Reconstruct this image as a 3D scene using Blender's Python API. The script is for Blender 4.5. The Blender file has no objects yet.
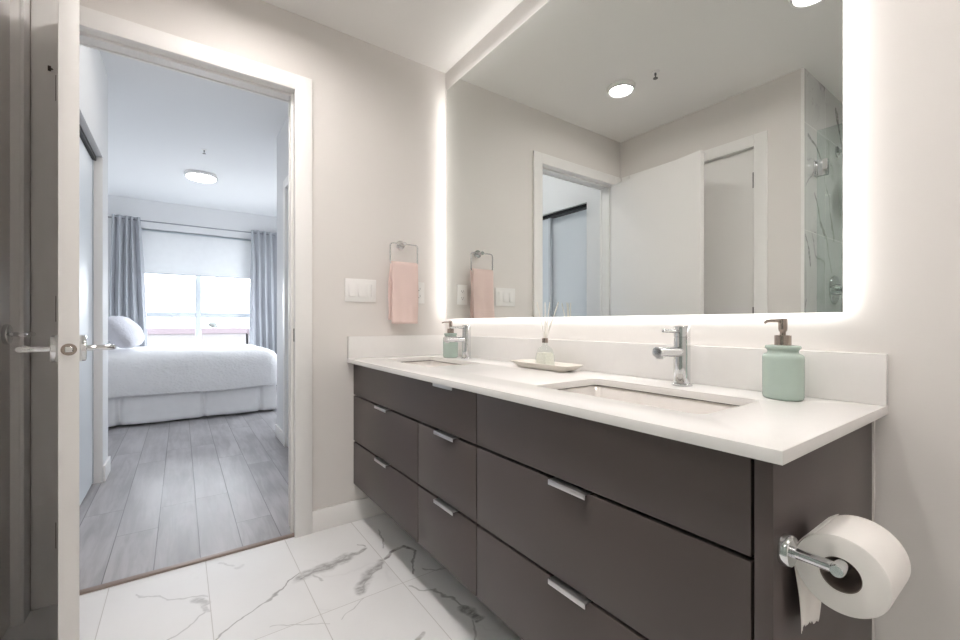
import bpy, bmesh, math, random
from mathutils import Vector, Matrix, noise
random.seed(7)
SC = bpy.context.scene
COL = SC.collection
PI = math.pi

# ------------------------------------------------------------------ camera, world, exposure
cam_data = bpy.data.cameras.new('camera')
cam_data.sensor_width = 36.0
cam_data.lens = 422.08 / 960 * 36.0
cam_data.shift_y = 3.25 / 960
cam_data.clip_start = 0.02
cam_data.clip_end = 600
cam = bpy.data.objects.new('camera', cam_data)
COL.objects.link(cam)
cam.location = (2.0713, -1.228, 0.9796)
cam.rotation_euler = (PI / 2, 0, PI / 2 - 0.6167)
SC.camera = cam

SKY_STRENGTH = 6.8
SKY_COLOR = (0.92, 0.94, 1.0, 1)
LAMP_STRENGTH = 120.0
LAMP_COLOR = (1.0, 0.94, 0.905, 1)
LED_STRENGTH = 3.7
LED_COLOR = (1.0, 0.985, 0.965, 1)
BED_LAMP_STRENGTH = 6.0
HALL_FILL_STRENGTH = 14.0

world = bpy.data.worlds.new('World')
SC.world = world
world.use_nodes = True
wn = world.node_tree.nodes
wn['Background'].inputs['Color'].default_value = SKY_COLOR
wn['Background'].inputs['Strength'].default_value = SKY_STRENGTH
# portals: guide the sampling of the sky through the bedroom window and the added one
def portal(w, h, loc, rot):
    pl = bpy.data.lights.new('window_portal', 'AREA')
    pl.shape = 'RECTANGLE'; pl.size = w; pl.size_y = h
    pl.cycles.is_portal = True
    plo = bpy.data.objects.new('window_portal', pl)
    COL.objects.link(plo)
    plo.location = loc; plo.rotation_euler = rot
portal(1.625, 1.47, (-5.13, -1.015, 1.4125), (0, -PI / 2, 0))
portal(1.20, 1.40, (-3.75, 0.565, 1.45), (-PI / 2, 0, 0))

SC.view_settings.view_transform = 'Standard'
SC.view_settings.look = 'None'
SC.view_settings.exposure = 1.0
SC.view_settings.gamma = 1.0
SC.view_settings.use_curve_mapping = False
SC.cycles.max_bounces = 14
SC.cycles.diffuse_bounces = 8
SC.cycles.glossy_bounces = 8
SC.cycles.transmission_bounces = 8
SC.cycles.transparent_max_bounces = 16
SC.cycles.caustics_reflective = True
SC.cycles.caustics_refractive = False
SC.cycles.sample_clamp_indirect = 3.0
SC.cycles.blur_glossy = 0.3

# ------------------------------------------------------------------ materials
def new_mat(name):
    m = bpy.data.materials.new(name)
    m.use_nodes = True
    nt = m.node_tree
    return m, nt, nt.nodes['Principled BSDF']

def mat(name, col, rough=0.5, metal=0.0, bump=None, trans=0.0, ior=1.45, var=0.0, var_scale=8.0, spec=0.5,
        coat=0.0, sss=0.0):
    """plain procedural material: base colour with slight mottling, optional fine noise bump (scale, strength)"""
    m, nt, b = new_mat(name)
    N, L = nt.nodes, nt.links
    b.inputs['Base Color'].default_value = (*col, 1)
    b.inputs['Roughness'].default_value = rough
    b.inputs['Metallic'].default_value = metal
    b.inputs['Transmission Weight'].default_value = trans
    b.inputs['IOR'].default_value = ior
    b.inputs['Specular IOR Level'].default_value = spec
    b.inputs['Coat Weight'].default_value = coat
    if sss:
        b.inputs['Subsurface Weight'].default_value = sss
        b.inputs['Subsurface Radius'].default_value = (0.02, 0.02, 0.02)
    tc = N.new('ShaderNodeTexCoord')
    if var:
        n = N.new('ShaderNodeTexNoise'); n.inputs['Scale'].default_value = var_scale; n.inputs['Detail'].default_value = 4
        L.new(tc.outputs['Object'], n.inputs['Vector'])
        r = N.new('ShaderNodeMix'); r.data_type = 'RGBA'
        r.inputs['A'].default_value = (*[c * (1 - var) for c in col], 1)
        r.inputs['B'].default_value = (*[min(1, c * (1 + var)) for c in col], 1)
        L.new(n.outputs['Fac'], r.inputs['Factor']); L.new(r.outputs['Result'], b.inputs['Base Color'])
    if bump:
        n2 = N.new('ShaderNodeTexNoise'); n2.inputs['Scale'].default_value = bump[0]; n2.inputs['Detail'].default_value = 3
        L.new(tc.outputs['Object'], n2.inputs['Vector'])
        bp = N.new('ShaderNodeBump'); bp.inputs['Strength'].default_value = bump[1]; bp.inputs['Distance'].default_value = 0.004
        L.new(n2.outputs['Fac'], bp.inputs['Height']); L.new(bp.outputs['Normal'], b.inputs['Normal'])
    return m

def emis(name, col, strength):
    m, nt, b = new_mat(name)
    b.inputs['Base Color'].default_value = (0.9, 0.9, 0.9, 1)
    b.inputs['Emission Color'].default_value = col
    b.inputs['Emission Strength'].default_value = strength
    return m

class G:
    """tiny node-graph helper"""
    def __init__(s, nt): s.nt, s.N, s.L = nt, nt.nodes, nt.links
    def put(s, sock, v):
        if isinstance(v, (int, float)): sock.default_value = v
        elif isinstance(v, tuple): sock.default_value = v
        else: s.L.new(v, sock)
    def math(s, op, a, b=None, c=None, clamp=False):
        n = s.N.new('ShaderNodeMath'); n.operation = op; n.use_clamp = clamp
        for i, v in enumerate((a, b, c)):
            if v is not None: s.put(n.inputs[i], v)
        return n.outputs[0]
    def vmath(s, op, a, b=None, out=0):
        n = s.N.new('ShaderNodeVectorMath'); n.operation = op
        s.put(n.inputs[0], a)
        if b is not None: s.put(n.inputs['Scale'] if op == 'SCALE' else n.inputs[1], b)
        return n.outputs['Value'] if op in ('DOT_PRODUCT', 'LENGTH', 'DISTANCE') else n.outputs[0]
    def noise(s, vec, scale, detail=3, rough=0.5, dist=0.0, out='Fac'):
        n = s.N.new('ShaderNodeTexNoise'); n.inputs['Scale'].default_value = scale; n.inputs['Detail'].default_value = detail
        n.inputs['Roughness'].default_value = rough; n.inputs['Distortion'].default_value = dist
        s.put(n.inputs['Vector'], vec)
        return n.outputs[out]
    def mix(s, f, a, b):
        n = s.N.new('ShaderNodeMix'); n.data_type = 'RGBA'
        s.put(n.inputs['Factor'], f); s.put(n.inputs['A'], a); s.put(n.inputs['B'], b)
        return n.outputs['Result']
    def maprange(s, v, a, b, c, d, smooth=True):
        n = s.N.new('ShaderNodeMapRange'); n.interpolation_type = 'SMOOTHSTEP' if smooth else 'LINEAR'
        s.put(n.inputs[0], v)
        for i, q in enumerate((a, b, c, d)): s.put(n.inputs[i + 1], q)
        return n.outputs[0]
    def sep(s, v):
        n = s.N.new('ShaderNodeSeparateXYZ'); s.put(n.inputs[0], v); return n.outputs
    def comb(s, x, y, z):
        n = s.N.new('ShaderNodeCombineXYZ')
        for i, v in enumerate((x, y, z)): s.put(n.inputs[i], v)
        return n.outputs[0]
    def coord(s, which='Object'):
        return s.N.new('ShaderNodeTexCoord').outputs[which]
    def bump(s, h, strength, dist, bsdf):
        n = s.N.new('ShaderNodeBump'); n.inputs['Strength'].default_value = strength; n.inputs['Distance'].default_value = dist
        s.put(n.inputs['Height'], h); s.L.new(n.outputs[0], bsdf.inputs['Normal'])

def marble(name, ax_u, ax_v, off_u, off_v, tu, tv, segs=(), base=(0.85, 0.85, 0.855), amount=1.0, rough=0.30):
    """veined white porcelain in a stacked tile grid; u, v are object axes; segs are veins drawn at fixed places"""
    m, nt, b = new_mat(name)
    g = G(nt)
    co = g.coord()
    xyz = g.sep(co)
    u = g.math('SUBTRACT', xyz[ax_u], off_u); v = g.math('SUBTRACT', xyz[ax_v], off_v)
    uu = g.math('DIVIDE', u, tu); vv = g.math('DIVIDE', v, tv)
    iu = g.math('FLOOR', uu); iv = g.math('FLOOR', vv)
    fu = g.math('MULTIPLY', g.math('ABSOLUTE', g.math('SUBTRACT', g.math('FRACT', uu), 0.5)), tu)
    fv = g.math('MULTIPLY', g.math('ABSOLUTE', g.math('SUBTRACT', g.math('FRACT', vv), 0.5)), tv)
    du = g.math('SUBTRACT', tu / 2, fu); dv = g.math('SUBTRACT', tv / 2, fv)
    d = g.math('MINIMUM', du, dv)
    grout = g.maprange(d, 0.0008, 0.0017, 1.0, 0.0)
    wn_ = nt.nodes.new('ShaderNodeTexWhiteNoise'); wn_.noise_dimensions = '2D'
    g.put(wn_.inputs['Vector'], g.comb(iu, iv, 0.0))
    shift = g.vmath('SCALE', wn_.outputs['Color'], 9.0)
    p = g.vmath('ADD', co, shift)
    warp = g.vmath('SCALE', g.vmath('SUBTRACT', g.noise(p, 3.0, 4, 0.6, 0, 'Color'), (0.5, 0.5, 0.5)), 0.35)
    pw = g.vmath('ADD', p, warp)
    n1 = g.noise(pw, 1.7, 2, 0.5)
    line = g.maprange(g.math('ABSOLUTE', g.math('SUBTRACT', n1, 0.5)), 0.0, 0.014, 1.0, 0.0)
    mask = g.maprange(g.noise(p, 2.2, 2), 0.46, 0.66, 0.0, 1.0)
    line = g.math('MULTIPLY', line, mask)
    soft = g.maprange(g.math('ABSOLUTE', g.math('SUBTRACT', n1, 0.5)), 0.0, 0.09, 1.0, 0.0)
    soft = g.math('MULTIPLY', g.math('MULTIPLY', soft, mask), g.noise(p, 14.0, 4, 0.7))
    n2 = g.noise(pw, 4.5, 3, 0.55)
    thin = g.maprange(g.math('ABSOLUTE', g.math('SUBTRACT', n2, 0.48)), 0.0, 0.010, 1.0, 0.0)
    thin = g.math('MULTIPLY', thin, g.maprange(g.noise(p, 3.1, 2), 0.55, 0.7, 0.0, 1.0))
    vein = g.math('ADD', g.math('MULTIPLY', line, 0.55 * amount), g.math('MULTIPLY', soft, 0.45 * amount))
    vein = g.math('ADD', vein, g.math('MULTIPLY', thin, 0.3 * amount))
    # veins at fixed places: (x0, y0, x1, y1, half width, darkness, softness)
    wob = g.vmath('SCALE', g.vmath('SUBTRACT', g.noise(co, 8.0, 3, 0.5, 0, 'Color'), (0.5, 0.5, 0.5)), 0.10)
    cs = g.sep(g.vmath('ADD', co, wob))
    cx, cy = cs[ax_u], cs[ax_v]
    brk = g.noise(g.vmath('MULTIPLY', co, (1.0, 0.35, 1.0)), 60.0, 5, 0.7)
    for (x0, y0, x1, y1, w, k, sf) in segs:
        dx, dy = x1 - x0, y1 - y0
        l2 = dx * dx + dy * dy
        px = g.math('SUBTRACT', cx, x0); py = g.math('SUBTRACT', cy, y0)
        t = g.math('DIVIDE', g.math('ADD', g.math('MULTIPLY', px, dx), g.math('MULTIPLY', py, dy)), l2, clamp=True)
        ex = g.math('SUBTRACT', px, g.math('MULTIPLY', t, dx)); ey = g.math('SUBTRACT', py, g.math('MULTIPLY', t, dy))
        dist = g.math('SQRT', g.math('ADD', g.math('MULTIPLY', ex, ex), g.math('MULTIPLY', ey, ey)))
        s_ = g.maprange(dist, w * (1 - sf), w, k, 0.0)
        if w > 0.008:
            s_ = g.math('MULTIPLY', s_, g.maprange(brk, 0.36, 0.62, 0.5, 1.25))
        vein = g.math('MAXIMUM', vein, s_)
    cloud = g.maprange(g.noise(p, 2.4, 4), 0.3, 0.75, 0.0, 0.07)
    vein = g.math('MINIMUM', g.math('ADD', vein, cloud), 0.95)
    c = g.mix(vein, (*base, 1), (0.20, 0.195, 0.195, 1))
    c = g.mix(grout, c, (0.60, 0.585, 0.575, 1))
    nt.links.new(c, b.inputs['Base Color'])
    g.put(b.inputs['Roughness'], g.maprange(grout, 0, 1, rough, 0.8, False))
    g.bump(g.math('SUBTRACT', 1.0, grout), 0.4, 0.001, b)
    return m

def wood_floor(name):
    m, nt, b = new_mat(name)
    g = G(nt)
    co = g.coord(); xyz = g.sep(co)
    W_, Ln = 0.155, 1.22
    v = g.math('DIVIDE', g.math('ADD', xyz[1], 1.471), W_)
    iv = g.math('FLOOR', v)
    wn_ = nt.nodes.new('ShaderNodeTexWhiteNoise'); wn_.noise_dimensions = '1D'
    g.put(wn_.inputs['W'], iv)
    u = g.math('DIVIDE', g.math('ADD', xyz[0], g.math('MULTIPLY', wn_.outputs['Value'], 5.0)), Ln)
    iu = g.math('FLOOR', u)
    dv = g.math('MULTIPLY', g.math('SUBTRACT', 0.5, g.math('ABSOLUTE', g.math('SUBTRACT', g.math('FRACT', v), 0.5))), W_)
    du = g.math('MULTIPLY', g.math('SUBTRACT', 0.5, g.math('ABSOLUTE', g.math('SUBTRACT', g.math('FRACT', u), 0.5))), Ln)
    gap = g.maprange(g.math('MINIMUM', du, dv), 0.0008, 0.0024, 1.0, 0.0)
    wn2 = nt.nodes.new('ShaderNodeTexWhiteNoise'); wn2.noise_dimensions = '2D'
    g.put(wn2.inputs['Vector'], g.comb(iu, iv, 0.0))
    p = g.vmath('ADD', co, g.vmath('SCALE', wn2.outputs['Color'], 7.0))
    ps = g.vmath('MULTIPLY', p, (0.9, 9.0, 1.0))
    grain = g.noise(ps, 3.0, 6, 0.62, 0.6)
    blot = g.noise(g.vmath('MULTIPLY', p, (1.0, 2.6, 1.0)), 2.2, 3)
    f = g.math('ADD', g.math('MULTIPLY', grain, 0.55), g.math('MULTIPLY', blot, 0.45))
    f = g.maprange(f, 0.34, 0.66, 0.0, 1.0)
    c = g.mix(f, (0.25, 0.238, 0.247, 1), (0.45, 0.437, 0.45, 1))
    c = g.mix(g.math('MULTIPLY', wn2.outputs['Value'], 0.30), c, (0.48, 0.47, 0.485, 1))
    c = g.mix(g.math('MULTIPLY', gap, 0.8), c, (0.07, 0.068, 0.066, 1))
    nt.links.new(c, b.inputs['Base Color'])
    g.put(b.inputs['Roughness'], g.maprange(grain, 0.3, 0.7, 0.30, 0.42, False))
    g.bump(g.math('SUBTRACT', g.math('MULTIPLY', grain, 0.12), gap), 0.25, 0.002, b)
    return m

def fabric(name, col, scale, strength, rough=0.9, kind='weave', transl=0.0, dist=0.003):
    m, nt, b = new_mat(name)
    g = G(nt)
    co = g.coord()
    if kind == 'weave':
        h = g.noise(co, scale, 3)
    elif kind == 'ribs':
        xyz = g.sep(co)
        h = g.math('ADD', g.math('SINE', g.math('MULTIPLY', xyz[1], scale)), g.noise(co, 300, 2))
    else:                                        # matelasse: small raised diamonds
        w = g.vmath('ADD', co, g.vmath('SCALE', g.noise(co, 6.0, 2, 0.5, 0, 'Color'), 0.03))
        vo = nt.nodes.new('ShaderNodeTexVoronoi'); vo.inputs['Scale'].default_value = scale
        g.put(vo.inputs['Vector'], g.vmath('MULTIPLY', w, (1.0, 0.6, 1.0)))
        h = g.math('ADD', vo.outputs['Distance'], g.math('MULTIPLY', g.noise(co, 140, 2), 0.25))
    g.bump(h, strength, dist, b)
    v = g.noise(co, 12.0, 3)
    c = g.mix(v, (*[x * 0.95 for x in col], 1), (*[min(1, x * 1.04) for x in col], 1))
    nt.links.new(c, b.inputs['Base Color'])
    b.inputs['Roughness'].default_value = rough
    b.inputs['Specular IOR Level'].default_value = 0.2
    b.inputs['Sheen Weight'].default_value = 0.15
    if transl:
        t = nt.nodes.new('ShaderNodeBsdfTranslucent'); t.inputs['Color'].default_value = (*col, 1)
        mx = nt.nodes.new('ShaderNodeMixShader'); mx.inputs[0].default_value = transl
        out = nt.nodes['Material Output']
        nt.links.new(b.outputs[0], mx.inputs[1]); nt.links.new(t.outputs[0], mx.inputs[2])
        nt.links.new(mx.outputs[0], out.inputs['Surface'])
    return m

def pane_mat(name, tint=(0.96, 0.98, 0.98)):
    """thin clear sheet of glass: passes light straight, reflects by Fresnel"""
    m, nt, b = new_mat(name)
    nt.nodes.remove(b)
    t = nt.nodes.new('ShaderNodeBsdfTransparent'); t.inputs['Color'].default_value = (*tint, 1)
    gl = nt.nodes.new('ShaderNodeBsdfGlossy'); gl.inputs['Roughness'].default_value = 0.0
    gl.inputs['Color'].default_value = (1, 1, 1, 1)
    fr = nt.nodes.new('ShaderNodeFresnel'); fr.inputs['IOR'].default_value = 1.45
    mx = nt.nodes.new('ShaderNodeMixShader')
    ge = nt.nodes.new('ShaderNodeNewGeometry'); mu = nt.nodes.new('ShaderNodeMath'); mu.operation = 'MULTIPLY'
    iv = nt.nodes.new('ShaderNodeMath'); iv.operation = 'SUBTRACT'; iv.inputs[0].default_value = 1.0
    nt.links.new(ge.outputs['Backfacing'], iv.inputs[1]); nt.links.new(iv.outputs[0], mu.inputs[0]); nt.links.new(fr.outputs[0], mu.inputs[1])
    nt.links.new(mu.outputs[0], mx.inputs[0]); nt.links.new(t.outputs[0], mx.inputs[1]); nt.links.new(gl.outputs[0], mx.inputs[2])
    nt.links.new(mx.outputs[0], nt.nodes['Material Output'].inputs['Surface'])
    return m

M = {}
M['wall'] = mat('wall_paint', (0.72, 0.692, 0.668), 0.6, bump=(220, 0.03), spec=0.3)
M['wall_cool'] = mat('bedroom_paint', (0.77, 0.775, 0.785), 0.6, bump=(220, 0.03), spec=0.3)
M['ceil'] = mat('ceiling_paint', (0.80, 0.785, 0.765), 0.8, spec=0.2)
M['ceil_bed'] = mat('bedroom_ceiling_paint', (0.80, 0.81, 0.82), 0.8, spec=0.2)
M['trim'] = mat('white_trim_paint', (0.84, 0.828, 0.815), 0.35, spec=0.4)
M['door'] = mat('door_paint', (0.80, 0.785, 0.77), 0.4, spec=0.4)
M['closet'] = mat('closet_door_white', (0.70, 0.74, 0.78), 0.4, spec=0.4)
M['track'] = mat('dark_track_metal', (0.02, 0.02, 0.022), 0.35, 0.6)
M['vanity'] = mat('taupe_laminate', (0.080, 0.064, 0.061), 0.42, var=0.05, var_scale=3.0, bump=(500, 0.02), spec=0.45)
M['gapdark'] = mat('interior_and_gap_dark', (0.012, 0.011, 0.010), 0.8)
M['quartz'] = mat('white_quartz', (0.80, 0.785, 0.77), 0.24, var=0.02, var_scale=30)
M['ceramic'] = mat('white_ceramic', (0.80, 0.765, 0.735), 0.08)
M['chrome'] = mat('polished_chrome', (0.74, 0.75, 0.76), 0.05, 1.0)
M['chrome_soft'] = mat('satin_chrome', (0.62, 0.62, 0.63), 0.28, 1.0)
M['nickel'] = mat('brushed_nickel', (0.40, 0.34, 0.30), 0.26, 1.0)
M['bronze'] = mat('dark_bronze_metal', (0.11, 0.09, 0.075), 0.4, 0.8)
M['steel'] = mat('grey_hinge_metal', (0.16, 0.16, 0.16), 0.35, 1.0)
M['mint'] = mat('mint_glaze', (0.42, 0.515, 0.46), 0.22, var=0.05, var_scale=18, bump=(30, 0.05))
M['mirror'] = mat('mirror_silver', (0.855, 0.88, 0.865), 0.0, 1.0)
M['alu'] = mat('mirror_back_aluminium', (0.7, 0.7, 0.7), 0.4, 0.5)
M['led'] = emis('led_strip_light', LED_COLOR, LED_STRENGTH)
M['lamp'] = emis('ceiling_lamp_diffuser', LAMP_COLOR, LAMP_STRENGTH)
M['bedlamp'] = emis('bedroom_lamp_diffuser', (1.0, 0.97, 0.93, 1), BED_LAMP_STRENGTH)
M['hallfill'] = emis('hall_fill_diffuser', (1.0, 0.97, 0.93, 1), HALL_FILL_STRENGTH)
M['plastic'] = mat('white_plastic', (0.86, 0.85, 0.84), 0.3)
M['slot'] = mat('dark_slot', (0.04, 0.04, 0.04), 0.6)
M['pink'] = fabric('pink_terry', (0.77, 0.605, 0.565), 260, 0.5, dist=0.003)
M['paper'] = fabric('tissue_paper', (0.83, 0.80, 0.77), 180, 0.12, dist=0.002)
M['card'] = mat('grey_brown_cardboard', (0.20, 0.165, 0.14), 0.85)
M['tray'] = mat('cream_stone', (0.74, 0.70, 0.64), 0.35, var=0.06, var_scale=14)
M['reed'] = mat('white_reed', (0.82, 0.80, 0.74), 0.7)
M['glassy'] = pane_mat('clear_bottle_glass', (0.93, 0.95, 0.94))
M['lace'] = mat('cream_lace', (0.84, 0.82, 0.75), 0.7, var=0.18, var_scale=160, bump=(150, 0.6))
M['pane'] = pane_mat('window_glass')
M['shglass'] = pane_mat('shower_glass', (0.86, 0.90, 0.885))
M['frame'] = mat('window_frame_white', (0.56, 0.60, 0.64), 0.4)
M['duvet'] = fabric('white_matelasse', (0.84, 0.84, 0.85), 62, 0.5, kind='mat', dist=0.008)
M['skirt'] = fabric('white_cotton', (0.84, 0.84, 0.85), 240, 0.15)
M['pillow'] = fabric('grey_white_quilted', (0.66, 0.66, 0.71), 60, 0.5, kind='mat', dist=0.006)
M['mattress'] = mat('mattress_ticking', (0.75, 0.75, 0.74), 0.9)
M['curtain'] = fabric('blue_grey_curtain', (0.50, 0.515, 0.55), 320, 0.12, transl=0.18)
M['rod'] = mat('grey_rod_metal', (0.30, 0.31, 0.33), 0.35, 0.9)
M['blind'] = fabric('translucent_blind', (0.78, 0.79, 0.80), 500, 0.05, transl=0.13)
M['strip'] = mat('brown_threshold_metal', (0.30, 0.235, 0.20), 0.4, 0.5)
M['wood'] = wood_floor('grey_oak_planks')
veins = [
    # long vein across the middle tile
    (0.52, -1.12, 0.46, -1.02, 0.0045, 0.62, 0.9), (0.46, -1.02, 0.40, -0.96, 0.0045, 0.6, 0.9),
    (0.40, -0.96, 0.34, -0.89, 0.006, 0.7, 0.9), (0.34, -0.89, 0.31, -0.845, 0.006, 0.75, 0.9),
    # broad grey streak and its branches by the vanity
    (0.345, -0.835, 0.33, -0.75, 0.046, 0.62, 0.9), (0.33, -0.75, 0.31, -0.66, 0.034, 0.60, 0.9),
    (0.31, -0.66, 0.27, -0.575, 0.016, 0.6, 0.8), (0.37, -0.80, 0.43, -0.78, 0.006, 0.4, 0.9),
    (0.555, -0.69, 0.48, -0.63, 0.034, 0.60, 0.9), (0.48, -0.63, 0.41, -0.555, 0.026, 0.58, 0.9),
    (0.22, -0.60, 0.25, -0.565, 0.005, 0.55, 0.9),
    (0.36, -0.84, 0.345, -0.75, 0.006, 0.75, 0.9), (0.345, -0.75, 0.30, -0.66, 0.005, 0.65, 0.9), (0.57, -0.69, 0.49, -0.625, 0.005, 0.65, 0.9), (0.49, -0.625, 0.42, -0.55, 0.005, 0.65, 0.9),
    # first tile: pale veins
    (0.11, -1.37, 0.21, -1.26, 0.005, 0.30, 0.9), (0.21, -1.26, 0.27, -1.15, 0.006, 0.32, 0.9),
    (0.27, -1.19, 0.31, -1.15, 0.020, 0.42, 0.7), (0.31, -1.16, 0.36, -1.15, 0.012, 0.4, 0.7), (0.36, -1.16, 0.47, -1.29, 0.005, 0.38, 0.9),
    (0.05, -1.10, 0.10, -1.06, 0.010, 0.25, 0.9), (0.12, -1.06, 0.115, -1.02, 0.012, 0.22, 0.9),
    # shaded tile under the vanity
    (0.15, -0.46, 0.33, -0.50, 0.005, 0.5, 0.9), (0.40, -0.53, 0.36, -0.43, 0.012, 0.72, 0.6), (0.36, -0.43, 0.44, -0.40, 0.009, 0.8, 0.7),
    (0.44, -0.40, 0.56, -0.48, 0.007, 0.72, 0.8), (0.64, -0.53, 0.73, -0.47, 0.005, 0.5, 0.9), (0.73, -0.47, 0.86, -0.42, 0.006, 0.6, 0.9),
    (0.86, -0.43, 0.93, -0.42, 0.022, 0.72, 0.6), (0.92, -0.44, 1.05, -0.50, 0.007, 0.5, 0.9), (0.56, -0.43, 0.62, -0.36, 0.006, 0.5, 0.9),
    (0.60, -0.70, 0.66, -0.78, 0.004, 0.35, 0.9), (0.88, -0.60, 0.94, -0.66, 0.014, 0.5, 0.7),
    (0.66, -0.83, 0.58, -0.98, 0.004, 0.35, 0.9),
]
M['marble_floor'] = marble('marble_floor_tile', 0, 1, 0.0035, -1.4445, 0.6, 0.30, veins, amount=0.12)
M['marble_wall_x'] = marble('marble_shower_tile_side', 1, 2, -1.70, 0.30, 0.30, 0.60, [(-1.83, 1.72, -2.0, 1.5, 0.014, 0.75, 0.7), (-2.0, 1.5, -2.12, 1.3, 0.010, 0.6, 0.8), (-2.2, 2.32, -2.34, 2.1, 0.020, 0.8, 0.6),
    (-1.72, 2.05, -1.95, 1.95, 0.014, 0.7, 0.7), (-1.68, 1.46, -1.76, 1.33, 0.016, 0.7, 0.7), (-1.95, 1.95, -2.1, 1.65, 0.008, 0.6, 0.8),
    (-2.1, 1.65, -2.16, 1.5, 0.018, 0.7, 0.7), (-1.7, 1.75, -1.8, 1.85, 0.008, 0.5, 0.8)], base=(0.62, 0.62, 0.615), amount=1.0, rough=0.1)
M['marble_wall_y'] = marble('marble_shower_tile_back', 0, 2, 1.2, 0.30, 0.30, 0.60, (), base=(0.62, 0.62, 0.615), amount=1.2, rough=0.1)
M['shower_floor'] = mat('shower_pan', (0.7, 0.7, 0.69), 0.4)
M['ground'] = mat('pale_ground', (0.30, 0.29, 0.28), 0.95, var=0.15, var_scale=0.05)
M['bld_pink'] = mat('pale_pink_cladding', (0.105, 0.085, 0.095), 0.9)
M['bld_white'] = mat('pale_wall_cladding', (0.125, 0.118, 0.12), 0.9)
M['leaf'] = mat('dull_leaf', (0.085, 0.09, 0.088), 0.95, var=0.3, var_scale=2)
M['bark'] = mat('bark', (0.12, 0.10, 0.09), 0.95)

# ------------------------------------------------------------------ geometry helpers
def add_box(bm, x0, x1, y0, y1, z0, z1, bev=0.0, seg=2):
    vs = [bm.verts.new(p) for p in ((x0, y0, z0), (x1, y0, z0), (x1, y1, z0), (x0, y1, z0),
                                    (x0, y0, z1), (x1, y0, z1), (x1, y1, z1), (x0, y1, z1))]
    fs = [bm.faces.new([vs[i] for i in f]) for f in
          ((3, 2, 1, 0), (4, 5, 6, 7), (0, 1, 5, 4), (1, 2, 6, 5), (2, 3, 7, 6), (3, 0, 4, 7))]
    if bev:
        es = {e for f in fs for e in f.edges}
        bmesh.ops.bevel(bm, geom=list(es), offset=bev, segments=seg, affect='EDGES', profile=0.5)
    return vs

def frame_for(d):
    d = d.normalized()
    a = Vector((0, 0, 1)) if abs(d.z) < 0.9 else Vector((1, 0, 0))
    u = d.cross(a).normalized()
    return u, d.cross(u).normalized()

def add_tube(bm, pts, r, n=16, cap=True):
    pts = [Vector(p) for p in pts]
    rs = r if isinstance(r, (list, tuple)) else [r] * len(pts)
    rings = []
    u = None
    for i, p in enumerate(pts):
        if i == 0: d = pts[1] - pts[0]
        elif i == len(pts) - 1: d = pts[-1] - pts[-2]
        else: d = (pts[i + 1] - p).normalized() + (p - pts[i - 1]).normalized()
        d = d.normalized()
        if u is None: u, w = frame_for(d)
        else:
            u = (u - d * u.dot(d)).normalized(); w = d.cross(u).normalized()
        rings.append([bm.verts.new(p + (u * math.cos(2 * PI * k / n) + w * math.sin(2 * PI * k / n)) * rs[i]) for k in range(n)])
    for a, b in zip(rings, rings[1:]):
        for k in range(n):
            bm.faces.new((a[k], a[(k + 1) % n], b[(k + 1) % n], b[k]))
    if cap:
        bm.faces.new(rings[0][::-1]); bm.faces.new(rings[-1])

def add_lathe(bm, prof, n=32, origin=(0, 0, 0), axis='Z', sq=None):
    """revolve (radius, height) pairs; sq = (x scale, y scale) squashes the section"""
    o = Vector(origin)
    sx, sy = sq or (1, 1)
    rings = []
    for r, h in prof:
        ring = []
        for k in range(n):
            a = 2 * PI * k / n
            q = (r * math.cos(a) * sx, r * math.sin(a) * sy, h)
            if axis == 'X': q = (q[2], q[0], q[1])
            elif axis == 'Y': q = (q[1], q[2], q[0])
            ring.append(bm.verts.new(o + Vector(q)))
        rings.append(ring)
    for a, b in zip(rings, rings[1:]):
        for k in range(n):
            bm.faces.new((a[k], a[(k + 1) % n], b[(k + 1) % n], b[k]))
    if prof[0][0] > 1e-6: bm.faces.new(rings[0][::-1])
    if prof[-1][0] > 1e-6: bm.faces.new(rings[-1])
    bmesh.ops.remove_doubles(bm, verts=bm.verts, dist=1e-6)

def rrect(x0, x1, y0, y1, r, n=6):
    pts = []
    for cx, cy, a0 in ((x1 - r, y1 - r, 0), (x0 + r, y1 - r, 90), (x0 + r, y0 + r, 180), (x1 - r, y0 + r, 270)):
        for k in range(n + 1):
            a = math.radians(a0 + 90 * k / n)
            pts.append((cx + r * math.cos(a), cy + r * math.sin(a)))
    return pts

def add_loft(bm, rings, cap0=False, cap1=False, closed=True):
    vr = [[bm.verts.new(p) for p in ring] for ring in rings]
    n = len(vr[0])
    for a, b in zip(vr, vr[1:]):
        for k in range(n if closed else n - 1):
            bm.faces.new((a[k], a[(k + 1) % n], b[(k + 1) % n], b[k]))
    if cap0: bm.faces.new(vr[0][::-1])
    if cap1: bm.faces.new(vr[-1])
    return vr

def obj(name, bm, m, parent=None, smooth=35, xf=None):
    if xf is not None: bmesh.ops.transform(bm, matrix=xf, verts=bm.verts)
    bmesh.ops.recalc_face_normals(bm, faces=bm.faces)
    me = bpy.data.meshes.new(name)
    bm.to_mesh(me); bm.free()
    me.materials.append(m)
    if smooth:
        for p in me.polygons: p.use_smooth = True
        me.set_sharp_from_angle(angle=math.radians(smooth))
    o = bpy.data.objects.new(name, me)
    COL.objects.link(o)
    if parent: o.parent = parent
    return o

def BM(): return bmesh.new()

def box(name, m, parent, *b, bev=0.0, seg=2):
    bm = BM(); add_box(bm, *b, bev=bev, seg=seg)
    return obj(name, bm, m, parent)

def boxes(name, m, parent, lst, bev=0.0):
    bm = BM()
    for b in lst: add_box(bm, *b, bev=bev)
    return obj(name, bm, m, parent)

def tube(name, m, parent, pts, r, n=16):
    bm = BM(); add_tube(bm, pts, r, n)
    return obj(name, bm, m, parent)

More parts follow.
